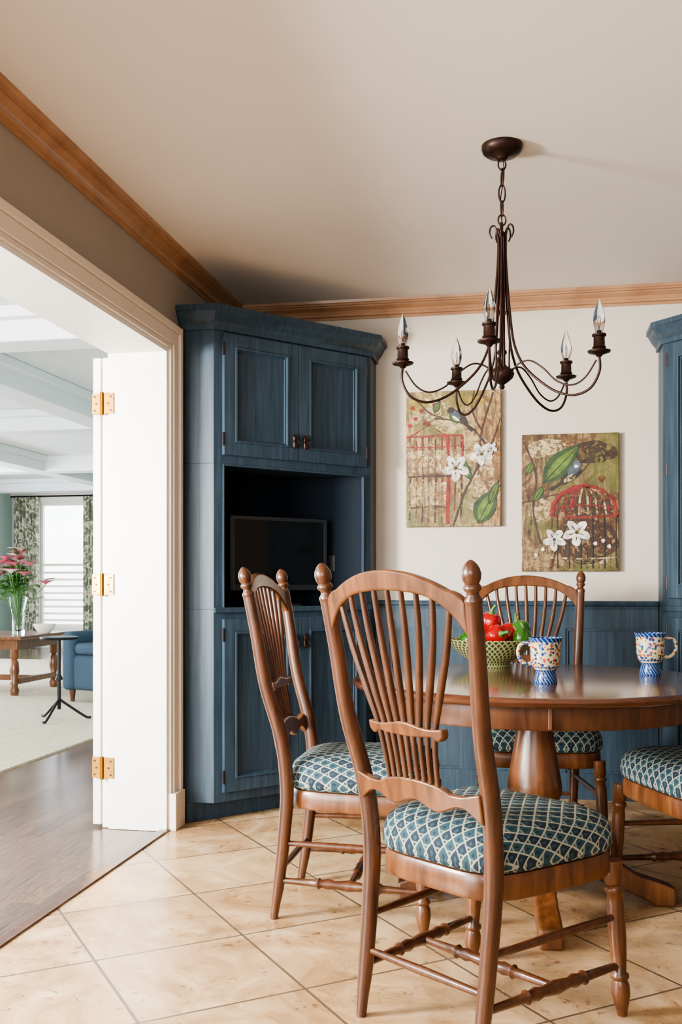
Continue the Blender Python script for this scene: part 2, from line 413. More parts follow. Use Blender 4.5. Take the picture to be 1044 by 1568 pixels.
for i,(a,b) in enumerate(((-1.842,-1.808),(-1.886,-1.850))):
    g=G(); Y0,Y1=4.092,4.82
    g.box(a,b,Y0,Y0+.1,.012,2.06); g.box(a,b,Y1-.1,Y1,.012,2.06); g.box(a,b,Y0+.1,Y1-.1,.012,.24); g.box(a,b,Y0+.1,Y1-.1,1.95,2.06)
    for zz in (.66,1.09,1.52): g.box(a+.005,b-.005,Y0+.1,Y1-.1,zz-.012,zz+.012)
    g.obj('leaf_%d'%i,'white',dr,smooth=False,bevel=.002)
    G().box((a+b)/2-.003,(a+b)/2+.003,Y0+.09,Y1-.09,.23,1.96).obj('glass_%d'%i,'glass',dr,smooth=False)
g=G(); sc_=G()
for zc in (1.855,1.065,.265):
    g.box(-1.880,-1.838,4.070,4.093,zc-.045,zc+.045); g.box(-1.826,-1.778,4.066,4.074,zc-.045,zc+.045)
    g.tube([(-1.832,4.066,zc-.05),(-1.832,4.066,zc+.05)],.009,12)
    for k in (-.03,0,.03):
        sc_.tube([(-1.868+(.008 if k==0 else 0),4.071,zc+k),(-1.868+(.008 if k==0 else 0),4.068,zc+k)],.0045,10)
        sc_.tube([(-1.792-(.01 if k==0 else 0),4.067,zc+k),(-1.792-(.01 if k==0 else 0),4.064,zc+k)],.0045,10)
g.obj('hinges','brass',dr,bevel=.001); sc_.obj('hinge_screws','bronze',dr)

# ---------------------------------------------------------------- wainscot back wall
wa=grp('wainscot_panelling',(0,YB,0),world=True)
A,B=-.775,.615
g=G(); g.box(A,B,YB-.014,YB-.001,0,.955)
n=3; wdt=(B-A-.07*(n+1))/n
for i in range(n+1):
    x=A+i*(wdt+.07); g.box(x,x+.07,YB-.028,YB-.014,.13,.845)
g.box(A,B,YB-.028,YB-.014,.845,.942); g.box(A,B,YB-.032,YB-.014,0,.13)
for i in range(n):
    x=A+.07+i*(wdt+.07); x1=x+wdt
    for a,b,c,d in ((x,x+.012,.13,.845),(x1-.012,x1,.13,.845),(x+.012,x1-.012,.13,.142),(x+.012,x1-.012,.833,.845)): g.box(a,b,YB-.022,YB-.014,c,d)
g.obj('frame','blue',wa,smooth=False)
G().sweep([(A,YB),(B,YB)],[(0,.942),(.034,.942),(.036,.955),(.045,.962),(.048,.975),(.04,.982),(0,.982)],-1).obj('cap','blue',wa)

# ---------------------------------------------------------------- corner cabinets
def cabinet(mir):
    cb=grp('corner_cabinet',(1.1 if mir else -1.26,4.8,0),world=True)
    def fin(g,nm,mt,**k):
        if mir: g.mirror()
        return g.obj(nm,mt,cb,**k)
    L=.9; ex,ey=.6,.67; q=math.hypot(ex,ey); e=(ex/q,ey/q); nin=(-e[1],e[0]); F=((-1.38,4.24),e,nin)
    x0=XL+.002; yb=YB-.002
    P=lambda s,t:(F[0][0]+e[0]*s+nin[0]*t,F[0][1]+e[1]*s+nin[1]*t)
    foot=[(x0,4.24),(-1.38,4.24),(-.78,4.91),(-.78,yb),(x0,yb)]
    fin(G().prism(foot,.09,.955),'lower_body','blue',smooth=False,bevel=.002)
    fin(G().prism(foot,.9551 if mir else 1.605,2.25),'upper_body','blue',smooth=False,bevel=.002)
    ft=[(x0,4.235),(-1.50,4.235),(-1.47,4.262),(-.83,4.975),(-.83,yb),(x0,yb)]
    fin(G().prism(ft,0,.09),'toe_base','blue',smooth=False,bevel=.003)
    if not mir:
        g=G(); g.fbox(F,0,.045,0,.02,.955,1.605); g.fbox(F,.855,.9,0,.02,.955,1.605)
        g.box(x0,-1.38,4.24,4.255,.955,1.605); g.box(-.795,-.78,4.91,yb,.955,1.605)
        fin(g,'niche_stiles','blue',smooth=False)
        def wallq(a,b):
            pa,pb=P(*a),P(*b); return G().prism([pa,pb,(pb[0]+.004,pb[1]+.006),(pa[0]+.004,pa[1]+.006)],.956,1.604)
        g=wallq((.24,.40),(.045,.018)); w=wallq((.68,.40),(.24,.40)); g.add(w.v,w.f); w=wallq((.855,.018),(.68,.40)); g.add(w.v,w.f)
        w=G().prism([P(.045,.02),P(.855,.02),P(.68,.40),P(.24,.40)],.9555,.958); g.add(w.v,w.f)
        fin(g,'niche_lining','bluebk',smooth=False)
        g=G(); g.fbox(F,.045,.053,-.006,.01,.962,1.597); g.fbox(F,.847,.855,-.006,.01,.962,1.597); g.fbox(F,.045,.855,-.006,.01,1.597,1.607)
        fin(g,'niche_bead','blue',smooth=False,bevel=.002)
    fin(G().fbox(F,.0,.9,-.012,.0,.938,.962),'mid_rail','blue',smooth=False,bevel=.002)
    fin(G().sweep([(x0,4.24),(-1.38,4.24),(-.78,4.91),(-.78,yb)],[(0,2.20),(.012,2.20),(.014,2.222),(.02,2.228),(.03,2.24),(.045,2.268),(.05,2.276),(.058,2.28),(.058,2.302),(0,2.302)],-1),'crown','blue')
    fin(G().prism(foot,2.2501,2.298),'top_board','blue',smooth=False)
    def door(s0,s1,z0,z1,nm):
        g=G(); r=.058
        g.fbox(F,s0,s0+r,-.02,0,z0,z1); g.fbox(F,s1-r,s1,-.02,0,z0,z1); g.fbox(F,s0+r,s1-r,-.02,0,z0,z0+r); g.fbox(F,s0+r,s1-r,-.02,0,z1-r,z1)
        a,b,c,d=s0+r,s1-r,z0+r,z1-r; g.fbox(F,a,b,-.006,0,c,d)
        for k,(w_,t_) in enumerate(((.010,-.024),(.018,-.012))):
            g.fbox(F,a,a+w_,t_,-.004,c,d); g.fbox(F,b-w_,b,t_,-.004,c,d); g.fbox(F,a+w_,b-w_,t_,-.004,c,c+w_); g.fbox(F,a+w_,b-w_,t_,-.004,d-w_,d)
        fin(g,nm,'blue',smooth=False,bevel=.0015)
    zu=1.0 if mir else 1.645
    door(.042,.448,zu,2.19,'door_upper_a'); door(.452,.858,zu,2.19,'door_upper_b')
    door(.042,.448,.135,.91,'door_lower_a'); door(.452,.858,.135,.91,'door_lower_b')
    g=G()
    for z0,z1 in ((zu,2.19),(.135,.91)):
        for s in (.039,.861):
            for zz in (z0+.07,z1-.07)+((1.6,) if zu==1.0 and z1>2 else ()):
                p=P(s,-.018); g.tube([(p[0],p[1],zz-.03),(p[0],p[1],zz+.03)],.005,8)
        zc=(1.735 if not mir else 1.3) if z1>1 else .80
        for s in (.42,.48):
            p=P(s,-.024); q2=P(s,-.04)
            g.tube([(*p,zc-.035),(*p,zc-.02),(*p,zc),(*p,zc+.02),(*p,zc+.035)],[.003,.010,.006,.011,.003],10)
            g.tube([(*q2,zc+.014),(*P(s-.014,-.042),zc-.002),(*P(s-.01,-.044),zc-.022),(*P(s,-.044),zc-.028),(*P(s+.01,-.044),zc-.022),(*P(s+.014,-.042),zc-.002),(*q2,zc+.014)],.003,8,4)
            g.tube([(*p,zc+.014),(*q2,zc+.014)],.006,8)
    fin(g,'pulls_and_hinges','bronze')
    return F,P
F,P=cabinet(False); cabinet(True)
tv=grp('television',(-1.1,4.65,.96),world=True)
g=G(); g.fbox(F,.175,.735,.15,.17,1.035,1.388); g.fbox(F,.25,.66,.168,.20,1.08,1.34)
g.fbox(F,.175,.193,.143,.15,1.035,1.388); g.fbox(F,.717,.735,.143,.15,1.035,1.388); g.fbox(F,.193,.717,.143,.15,1.370,1.388); g.fbox(F,.193,.717,.143,.15,1.035,1.062)
g.obj('casing','black',tv,smooth=False,bevel=.002)
G().fbox(F,.193,.717,.1475,.150,1.062,1.370).obj('screen','screen',tv,smooth=False)
c=P(.455,.165)
g=G().lathe((c[0],c[1],.9585),[(.13,0),(.13,.008),(.12,.014),(.03,.018)],40); g.tube([(c[0],c[1],.97),(c[0],c[1],1.05)],.022,16); g.obj('stand','black',tv)
ot=grp('wall_outlet',(*P(.75,.2),1.17),world=True)
a,b=P(.79,.150),P(.757,.222)
dx,dy=-.005,-.002
g=G().prism([a,b,(b[0]+dx,b[1]+dy),(a[0]+dx,a[1]+dy)],1.13,1.21); g.obj('plate','plate',ot,smooth=False)

# ---------------------------------------------------------------- paintings
def picture(name,x0,x1,z0,z1,cv,items):
    p=grp(name,((x0+x1)/2,YB-.02,(z0+z1)/2),world=True); w,h=x1-x0,z1-z0; yf=YB-.034
    G().box(x0,x1,yf,YB-.002,z0,z1).obj('canvas',cv,p,smooth=False,bevel=.003)
    Q=lambda u,v:(x0+u*w,z1-v*h)
    cl=lambda L:[(min(x1-.002,max(x0+.002,a)),b,min(z1-.002,max(z0+.002,c))) for a,b,c in L]
    layers={}
    for k,it in enumerate(items):
        y=yf-.0006-k*.00006; mt=it[0]; g=layers.setdefault(mt,G())
        if it[1]=='poly':
            pts=[Q(*q) for q in it[2]]; g.add(cl([(a,y,b) for a,b in pts]),[tuple(range(len(pts)))])
        elif it[1]=='blob':
            _,_,c,rx,ry,rot=it; cx,cz=Q(*c); pts=[]; ph=random.uniform(0,6)
            for i in range(32):
                a=i*math.pi/16; k_=1+.07*math.sin(3*a+ph)+.04*math.sin(7*a+ph*2)
                X,Z=rx*w*math.cos(a)*k_,ry*w*math.sin(a)*k_; rr=math.radians(rot)
                pts.append((cx+X*math.cos(rr)-Z*math.sin(rr),y,cz+X*math.sin(rr)+Z*math.cos(rr)))
            g.add(cl(pts),[tuple(range(32))])
        elif it[1]=='line':
            _,_,pp,wd=it; P3=[Vector(Q(*q)) for q in pp]; S=[]
            m=len(P3)
            for i in range(m-1):
                a,b,c,d=P3[max(i-1,0)],P3[i],P3[i+1],P3[min(i+2,m-1)]
                for kk in range(6):
                    t=kk/6; S.append(.5*((2*b)+(c-a)*t+(2*a-5*b+4*c-d)*t*t+(3*b-a-3*c+d)*t**3))
            S.append(P3[-1]); V=[]
            for i,s in enumerate(S):
                d=(S[min(i+1,len(S)-1)]-S[max(i-1,0)]).normalized(); nn=Vector((-d.y,d.x))*wd*w/2*random.uniform(.6,1.25)
                V+= [(s.x+nn.x,y,s.y+nn.y),(s.x-nn.x,y,s.y-nn.y)]
            g.add(cl(V),[(2*i,2*i+1,2*i+3,2*i+2) for i in range(len(S)-1)])
        elif it[1]=='leaf':
            _,_,a,b,wd=it; A_,B_=Vector(Q(*a)),Vector(Q(*b)); d=(B_-A_); nn=Vector((-d.y,d.x)).normalized()*wd*w
            up=[A_+d*t+nn*math.sin(math.pi*t**.8) for t in [i/10 for i in range(11)]]; dn=[A_+d*t-nn*math.sin(math.pi*t**.8)*.8 for t in [i/10 for i in range(9,0,-1)]]
            pts=[(q.x,y,q.y) for q in up+dn]; g.add(cl(pts),[tuple(range(len(pts)))])
    for mt,g in layers.items(): g.obj('paint_layer',mt,p,smooth=False)
def flower(c,r):
    out=[]
    for i in range(5):
        a=math.radians(72*i+20); cx,cy=c[0]+r*math.cos(a)*.62,c[1]+r*math.sin(a)*.62*.69
        out.append(('p_white','blob',(cx,cy),r*.5,r*.34,-math.degrees(a)))
        out.append(('p_dbr','line',[c,((c[0]+cx)/2,(c[1]+cy)/2),(cx,cy)],.012))
    out.append(('p_yel','blob',c,r*.22,r*.22,0)); out.append(('p_dk','blob',c,r*.12,r*.12,0)); return out
def leaf(a,b,w):
    m=((a[0]+b[0])/2,(a[1]+b[1])/2)
    return [('p_dgreen','leaf',a,b,w),('p_green','leaf',(a[0]+(b[0]-a[0])*.08,a[1]+(b[1]-a[1])*.08),(a[0]+(b[0]-a[0])*.93,a[1]+(b[1]-a[1])*.93),w*.55),('p_dk','line',[a,m,b],.010)]
it=[]
it+= [('p_cream','blob',(.25,.13),.25,.12,20),('p_yel','blob',(.12,.1),.12,.07,0),('p_cream','blob',(.74,.62),.2,.4,0),('p_yel','blob',(.62,.08),.2,.07,0),('p_cream','blob',(.5,.25),.25,.1,0)]
for i in range(9): x=.04+i*.068; it.append(('p_rust' if i%2 else 'p_dbr','line',[(x,.34),(x+.01,.6),(x-.005,.97)],.018))
it+= [('p_cream','poly',[(.02,.44),(.6,.43),(.6,.60),(.02,.61)]),('p_cream','poly',[(.04,.68),(.44,.67),(.44,.84),(.05,.84)])]
for i in range(9): x=.04+i*.068; it.append(('p_rust' if i%3 else 'p_dbr','line',[(x,.34),(x,.62),(x,.86)],.008))
it+= [('p_red','line',[(.0,.335),(.3,.33),(.6,.33)],.02),('p_red','line',[(.0,.41),(.3,.415),(.6,.40)],.012),('p_red','line',[(.44,.33),(.45,.6),(.44,.98)],.035),('p_red','line',[(.6,.33),(.6,.5),(.58,.62)],.018),
 ('p_br','line',[(.02,.63),(.3,.625),(.5,.63)],.024),('p_dbr','line',[(.02,.86),(.3,.85),(.44,.86)],.02),
 ('p_red','blob',(.22,.24),.04,.03,0),('p_red','line',[(.22,.25),(.12,.3),(.02,.335)],.012),('p_red','line',[(.22,.25),(.34,.29),(.44,.335)],.012)]
it+= [('p_br','line',[(.5,1),(.62,.75),(.76,.55),(.8,.3),(.92,.02)],.022),('p_br','line',[(.3,.2),(.5,.22),(.7,.28),(.86,.42)],.02),('p_br','line',[(.76,.58),(.9,.4),(1,.2)],.014),('p_br','line',[(.1,.05),(.25,.16),(.4,.2)],.014),('p_br','line',[(.8,.3),(.7,.15),(.72,.0)],.012),('p_dbr','line',[(.62,.75),(.8,.8),(1,.7)],.014)]
for c in ((.07,.12),(.1,.2),(.3,.1),(.04,.25),(.16,.14)): it.append(('p_red','blob',c,.022,.022,0))
it+= leaf((.76,.98),(.95,.72),.13)+leaf((.88,.84),(.98,.66),.05)+leaf((.56,.24),(.46,.14),.05)+leaf((.68,.66),(.6,.5),.05)+leaf((.3,.16),(.36,.07),.04)
it+= [('p_dk','blob',(.56,.19),.12,.042,-38),('p_blue','blob',(.52,.175),.07,.034,-38),('p_dk','blob',(.475,.145),.036,.032,0),('p_dk','line',[(.6,.22),(.66,.27),(.7,.3)],.03),('p_white','blob',(.53,.205),.045,.014,-38)]
it+= flower((.53,.57),.13)+flower((.8,.47),.11)+flower((.9,.43),.06)
picture('canvas_painting',-.619,-.142,1.356,2.043,'cv1',it)
it=[('p_cream','blob',(.25,.1),.22,.09,10),('p_cream','blob',(.2,.55),.14,.12,60),('p_cream','blob',(.66,.93),.25,.04,0),('p_dbr','blob',(.66,.78),.32,.26,0),('p_dbr','blob',(.76,.14),.22,.12,0),
 ('p_br','line',[(.02,.05),(.15,.3),(.12,.55),(.2,.8)],.022),('p_br','line',[(.1,.45),(.35,.38),(.6,.3),(.8,.1)],.018),('p_br','line',[(.3,.98),(.4,.8),(.6,.7)],.022),('p_br','line',[(.0,.5),(.3,.45),(.55,.42)],.014),('p_dbr','line',[(.05,.8),(.1,.6),(.05,.4)],.02)]
it+= leaf((.22,.36),(.62,.07),.13)+leaf((.22,.38),(.12,.5),.05)+leaf((.12,.2),(.04,.3),.05)
dome=[(.3,.6)]+[(.64-.34*math.cos(a),.6-.22*math.sin(a)) for a in [i*math.pi/12 for i in range(1,12)]]+[(.98,.6)]
it+= [('p_rust','poly',dome),('p_dbr','poly',dome)]
for i in range(8):
    t=-.32+i*.092; it.append(('p_cream' if i>2 else 'p_red','line',[(.64+t,.59),(.64+t*.8,.46),(.64+t*.1,.385)],.022)); it.append(('p_red','line',[(.67+t,.59),(.67+t*.8,.46),(.64+t*.1,.385)],.008))
for i in range(12): x=.31+i*.06; it.append(('p_dk' if i%2 else 'p_rust','line',[(x,.6),(x,.78),(x+.005,.98)],.014))
it+= [('p_red','line',dome[::2]+[(.98,.6)],.035),('p_red','line',[(.3,.6),(.64,.61),(.98,.6)],.024),('p_red','line',[(.34,.54),(.64,.52),(.95,.54)],.012),('p_br','line',[(.3,.76),(.64,.77),(.98,.76)],.02),('p_cream','line',[(.3,.9),(.64,.91),(.98,.9)],.016),
 ('p_rust','blob',(.82,.33),.035,.03,0),('p_rust','line',[(.82,.33),(.82,.38),(.8,.4)],.02)]
it+= [('p_dk','blob',(.5,.31),.13,.045,35),('p_blue','blob',(.54,.265),.075,.045,40),('p_cream','blob',(.5,.325),.07,.03,30),('p_blue','blob',(.575,.225),.045,.04,0),('p_white','blob',(.565,.24),.022,.018,0),('p_dk','line',[(.6,.215),(.64,.2),(.65,.2)],.015),('p_dk','line',[(.42,.35),(.34,.39),(.3,.41)],.03)]
it+= flower((.57,.72),.13)+flower((.34,.77),.11)
for c in ((.76,.8),(.84,.78),(.9,.82),(.22,.84),(.15,.88)): it.append(('p_white','blob',c,.02,.02,0))
picture('canvas_painting',-.039,.430,1.129,1.811,'cv2',it)

# ---------------------------------------------------------------- dining table
TX,TY=.016,3.42
tb=grp('dining_table',(TX,TY,0))
G().lathe((0,0,0),[(.0,.722),(.575,.722),(.600,.726),(.612,.734),(.615,.742),(.610,.749),(.602,.753),(.590,.754),(0,.754)],96).obj('top','cherryT',tb,ang=50)
G().lathe((0,0,0),[(.52,.655),(.545,.655),(.548,.66),(.548,.7215),(.52,.7215)],96).obj('apron','cherryD',tb)
G().box(-.53,.53,-.06,.06,.662,.718).box(-.06,.06,-.52,.52,.66,.715).obj('cleats','cherry',tb,smooth=False)
G().box(-.0008,.0008,-.6,.6,.7535,.7543).obj('leaf_seam','cherryD',tb,smooth=False)
G().box(.035,.047,-.558,-.542,.66,.721).obj('apron_block','cherry',tb,smooth=False,bevel=.002)
G().lathe((0,0,0),[(.15,.66),(.15,.64),(.075,.635),(.062,.62),(.058,.60),(.062,.57),(.078,.47),(.09,.40),(.092,.37),(.082,.345),(.07,.335),(.09,.325),(.095,.31),(.09,.295),(.075,.285),(.105,.27),(.11,.25),(.11,.12),(.09,.10),(0,.10)],40).obj('pedestal','cherry',tb,ang=40)
for i in range(4):
    a=math.radians(i*90-84)
    top=[(.06,.27),(.13,.26),(.19,.215),(.26,.15),(.34,.10),(.42,.075),(.46,.06)]
    bot=[(.46,.0),(.40,.0),(.36,.022),(.28,.055),(.2,.09),(.13,.11),(.06,.12)]
    pr=top+bot; c_,s_=math.cos(a),math.sin(a); V=[]
    for sd in (-.035,.035):
        for r,z in pr: V.append((r*c_-sd*s_,r*s_+sd*c_,z))
    n=len(pr); Fc=[tuple(range(n)),tuple(range(2*n-1,n-1,-1))]+[(k,(k+1)%n,n+(k+1)%n,n+k) for k in range(n)]
    G().add(V,Fc).obj('foot_%d'%(i+1),'cherry',tb,smooth=False,bevel=.008)

# ---------------------------------------------------------------- dining chair
def chair_parts():
    parts=[]
    def rec(g,nm,mt,**k): parts.append((g,nm,mt,k))
    xb=lambda z:-.205-(z-.43)*.19
    hw=lambda z:.195+(z-.43)*.066
    for sg,nm in ((1,'a'),(-1,'b')):
        g=G()
        pts=[(-.250,sg*.188,0),(-.243,sg*.189,.05),(-.232,sg*.19,.12),(-.215,sg*.193,.27),(-.205,sg*.196,.42),(-.222,sg*.203,.58),(xb(.75)-.004,sg*hw(.75),.75),(xb(.92),sg*hw(.92),.92),(xb(1.035),sg*hw(1.035),1.035)]
        g.tube(pts,[.0125,.015,.019,.021,.0225,.0225,.021,.0195,.0185],16,5)
        p0=(xb(1.03),sg*hw(1.03),1.03); p1=(xb(1.125),sg*hw(1.125),1.125)
        g.turn(p0,p1,[(0,.0185),(.08,.020),(.12,.020),(.2,.014),(.28,.013),(.34,.0190),(.40,.0195),(.45,.0165),(.47,.015),(.55,.0195),(.68,.0215),(.8,.0190),(.9,.0135),(.97,.007),(1,.002)],18)
        rec(g,'back_post_'+nm,'cherryD',ang=60)
        g=G().turn((.225,sg*.222,.385),(.236,sg*.243,0),[(0,.024),(.14,.0235),(.16,.018),(.175,.024),(.20,.024),(.215,.0185),(.28,.0215),(.5,.022),(.6,.0205),(.72,.0165),(.735,.0225),(.755,.023),(.77,.0175),(.80,.022),(.86,.0235),(.93,.018),(.97,.0135),(1,.012)],18)
        rec(g,'front_leg_'+nm,'cherry',ang=60)
    g=G(); W=.222
    bow=lambda y:-.022*(1-(y/.235)**2)
    def st(t):
        y=-W+2*W*t; s=abs(y)/W
        return y,1.106-.072*s**2.1+ (.006*math.sin(max(0,(s-.8)/.2)*math.pi)),1.060-.012*s-.092*s**4
    g.board(st,lambda y,z:xb(z)+bow(y),.024,40); rec(g,'crest_rail','cherry',bevel=.005,ang=50)
    def st2(t):
        y=-.118+.236*t; s=abs(y)/.118
        return y,.752-.004*s+.004*math.cos(s*5),.722+.010*s**2-(.012 if s>.75 else 0)*math.sin((s-.75)/.25*math.pi)
    g=G(); g.board(st2,lambda y,z:xb(z)+bow(y)*.9,.024,36); rec(g,'middle_rail','cherry',bevel=.004,ang=50)
    def st3(t):
        y=-.196+.392*t; s=abs(y)/.196
        zt=.598+.022*max(0,math.cos(min(s/.55,1)*math.pi/2))**.5+.012*max(0,(s-.75)/.25)
        zb=.560+.010*math.cos(s*9)-(.012 if s>.8 else 0)*(s-.8)/.2
        return y,zt,zb
    g=G(); g.board(st3,lambda y,z:xb(z)+bow(y)*.8,.022,48); rec(g,'lower_rail','cherry',bevel=.004,ang=50)
    g=G()
    for i in range(9):
        y=(i-4)*.0435; s=abs(y)/W; zt=1.062-.012*s-.092*s**4
        pts=[]
        for z,k in ((.59,.45),(.66,.46),(.737,.52),(.82,.67),(.92,.86),(1.0,.97),(zt+.003,1.0)):
            if z>zt+.01: continue
            yy=y*k; pts.append((xb(z)+bow(yy),yy,z))
        g.tube(pts,[.0062,.0065,.0070,.0092,.0088,.0075,.0065][:len(pts)],10,5)
    rec(g,'spindles','cherryD',ang=70)
    def outline(n=56,ins=0):
        o=[]
        for i in range(n):
            t=2*math.pi*i/n; c,s=math.cos(t),math.sin(t)
            X=.228*math.copysign(abs(c)**.42,c); Y=.226*math.copysign(abs(s)**.42,s); Y*=1+.13*X/.228
            o.append((.018+(X)*(1-ins/.228),Y*(1-ins/.226)))
        return o
    def stack(levels):
        V=[];Fc=[];n=56
        for ins,z in levels: V+=[(x,y,z) for x,y in outline(n,ins)]
        for i in range(len(levels)-1):
            for k in range(n): Fc.append((i*n+k,i*n+(k+1)%n,(i+1)*n+(k+1)%n,(i+1)*n+k))
        Fc.append(tuple(range(n-1,-1,-1))); Fc.append(tuple(range((len(levels)-1)*n,len(levels)*n)))
        return G().add(V,Fc)
    rec(stack([(.014,.352),(.003,.354),(0,.360),(0,.404),(.004,.412),(.02,.414)]),'seat_frame','cherry',ang=40)
    rec(stack([(.012,.413),(.0,.418),(-.006,.432),(-.007,.452),(-.003,.474),(.006,.492),(.022,.505),(.05,.515),(.1,.522),(.16,.525),(.2,.526)]),'seat_cushion','fabric',ang=80)
    g=G()
    tp=[(0,.009),(.2,.011),(.27,.012),(.29,.018),(.31,.012),(.36,.0165),(.40,.012),(.5,.0175),(.6,.012),(.64,.0165),(.69,.012),(.71,.018),(.73,.012),(.8,.011),(1,.009)]
    for sg in (1,-1):
        a=Vector((-.234,sg*.19,.125)); b=Vector((.233,sg*.237,.125)); g.turn(a,b,tp,14)
        g.turn((-.217,sg*.192,.245),(.23,sg*.231,.245),[(0,.008),(.5,.0115),(1,.008)],12)
    g.turn((0,-.213,.125),(0,.213,.125),tp,14)
    g.turn((-.226,-.19,.16),(-.226,.19,.16),[(0,.008),(.5,.0115),(1,.008)],12)
    rec(g,'stretchers','cherryD',ang=60)
    return parts
CP=chair_parts(); first=None
def chair(x,y,deg):
    global first
    e=grp('dining_chair',(x,y,0),math.radians(deg))
    if first is None:
        first=[g.obj(nm,mt,e,**k) for g,nm,mt,k in CP]
    else:
        for o in first:
            c=o.copy(); COL.objects.link(c); c.parent=e
    return e
chair(-.11,2.52,52.7); chair(-.554,3.274,0); chair(.02,4.17,-84); chair(.60,3.42,203)

# ---------------------------------------------------------------- bowl with peppers, mugs
TZ=.754
bw=grp('fruit_bowl',(-.145,3.85,TZ))
G().lathe((0,0,0),[(.0,.0),(.075,.0),(.078,.008),(.07,.012),(.11,.04),(.145,.072),(.168,.098),(.172,.103),(.168,.106),(.160,.100),(.136,.074),(.1,.044),(.06,.022),(0,.02)],64).obj('bowl','bowl',bw,ang=60)
def pepper(c,r,h,tilt,rz,mt,nm):
    g=G(); V=[];Fc=[]; nr,ns=14,40
    R=Matrix.Rotation(rz,3,'Z')@Matrix.Rotation(tilt,3,'X')
    for i in range(nr+1):
        t=i/nr; z=h*(t-.5)
        pr=max(.02,math.sin(math.pi*min(.985,.04+t*.93))**.5*(.80+.2*t))
        for k in range(ns):
            a=2*math.pi*k/ns; rr=r*pr*(1+.14*abs(math.cos(2*a))-.07)
            zz=z-(.14*h*max(0,1-pr*1.15) if t>.8 else 0)
            V.append(R@Vector((rr*math.cos(a),rr*math.sin(a),zz))+Vector(c))
    for i in range(nr):
        for k in range(ns): Fc.append((i*ns+k,i*ns+(k+1)%ns,(i+1)*ns+(k+1)%ns,(i+1)*ns+k))
    Fc.append(tuple(range(ns-1,-1,-1)));Fc.append(tuple(range(nr*ns,(nr+1)*ns)))
    g.add(V,Fc).obj(nm,mt,bw,ang=80)
    s=G(); pts=[R@Vector(p)+Vector(c) for p in ((0,0,h*.40),(0,0,h*.5),(.004,0,h*.62),(.012,0,h*.74))]
    s.tube(pts,[.014,.007,.005,.006],10,3); s.obj(nm+'_stem','leaf',bw)
pepper((-.005,.0,.165),.046,.10,.35,.5,'red','pepper_red_a')
pepper((.02,-.075,.12),.044,.095,1.3,.6,'red','pepper_red_b')
pepper((.065,-.01,.125),.042,.09,.9,2.2,'red','pepper_red_c')
pepper((.11,.0,.135),.044,.095,-.4,1,'green','pepper_green_a')
pepper((-.08,-.03,.10),.040,.085,1.3,1.2,'green','pepper_green_b')
pepper((-.05,.07,.12),.040,.09,1.1,2.8,'green','pepper_green_c')
pepper((.115,-.06,.115),.036,.08,.5,2.8,'green','pepper_green_d')
pepper((.0,.0,.075),.045,.09,1.5,2.0,'red','pepper_red_d')
def mug(x,y,ang):
    e=grp('coffee_mug',(x,y,TZ),ang)
    G().lathe((0,0,0),[(0,0),(.036,0),(.0375,.004),(.035,.02),(.031,.036),(.0325,.042),(.043,.055),(.047,.075),(.048,.10),(.050,.13),(.054,.144),(.0545,.146),(.052,.146),(.0475,.13),(.045,.09),(.04,.06),(0,.055)],48).obj('cup','mug',e,ang=50)
    G().tube([(.046,0,.122),(.064,0,.130),(.082,0,.120),(.088,0,.098),(.080,0,.074),(.062,0,.062),(.044,0,.064)],[.007,.0065,.006,.006,.006,.006,.007],12,6).obj('handle','mug',e)
mug(.05,3.245,math.radians(190)); mug(.413,3.60,math.radians(8))

# ---------------------------------------------------------------- chandelier
CX,CY=-.09,3.34
ch=grp('chandelier',(CX,CY,0))
G().lathe((0,0,0),[(0,H-.050),(.012,H-.050),(.02,H-.042),(.022,H-.038),(.05,H-.032),(.063,H-.022),(.068,H-.010),(.068,H),(0,H)],40).obj('canopy','bronze',ch,ang=60)
g=G()
def ring(c,rx,rz,rot,r=.0028):
    pts=[(c[0]+rx*math.cos(a)*math.cos(rot),c[1]+rx*math.cos(a)*math.sin(rot),c[2]+rz*math.sin(a)) for a in [i*math.pi/8 for i in range(17)]]
    g.tube(pts,r,8)
zt=H-.045
for i,(rz) in enumerate((.018,.030,.030,.026,.018)):
    zt-=rz; ring((0,0,zt),.011 if rz>.02 else .013,rz,(i%2)*math.pi/2+.3); zt-=rz-.006
g.tube([(0,0,zt+.004),(0,0,2.2)],.004,8)
g.tube([(.004,0,H-.04),(.006,.003,2.42),(-.005,0,2.34),(.004,0,2.22)],.002,6,5)
g.obj('chain','bronze',ch)
G().lathe((0,0,0),[(0,1.715),(.006,1.717),(.010,1.724),(.007,1.731),(.020,1.74),(.035,1.752),(.041,1.766),(.036,1.780),(.018,1.792),(.011,1.80),(.011,1.83),(.016,1.835),(.016,1.842),(.009,1.85),(.008,1.96),(.013,1.965),(.013,1.975),(.007,1.98),(.006,2.22),(.012,2.225),(.012,2.235),(0,2.245)],24).obj('column','bronze',ch,ang=50)
AR=.33
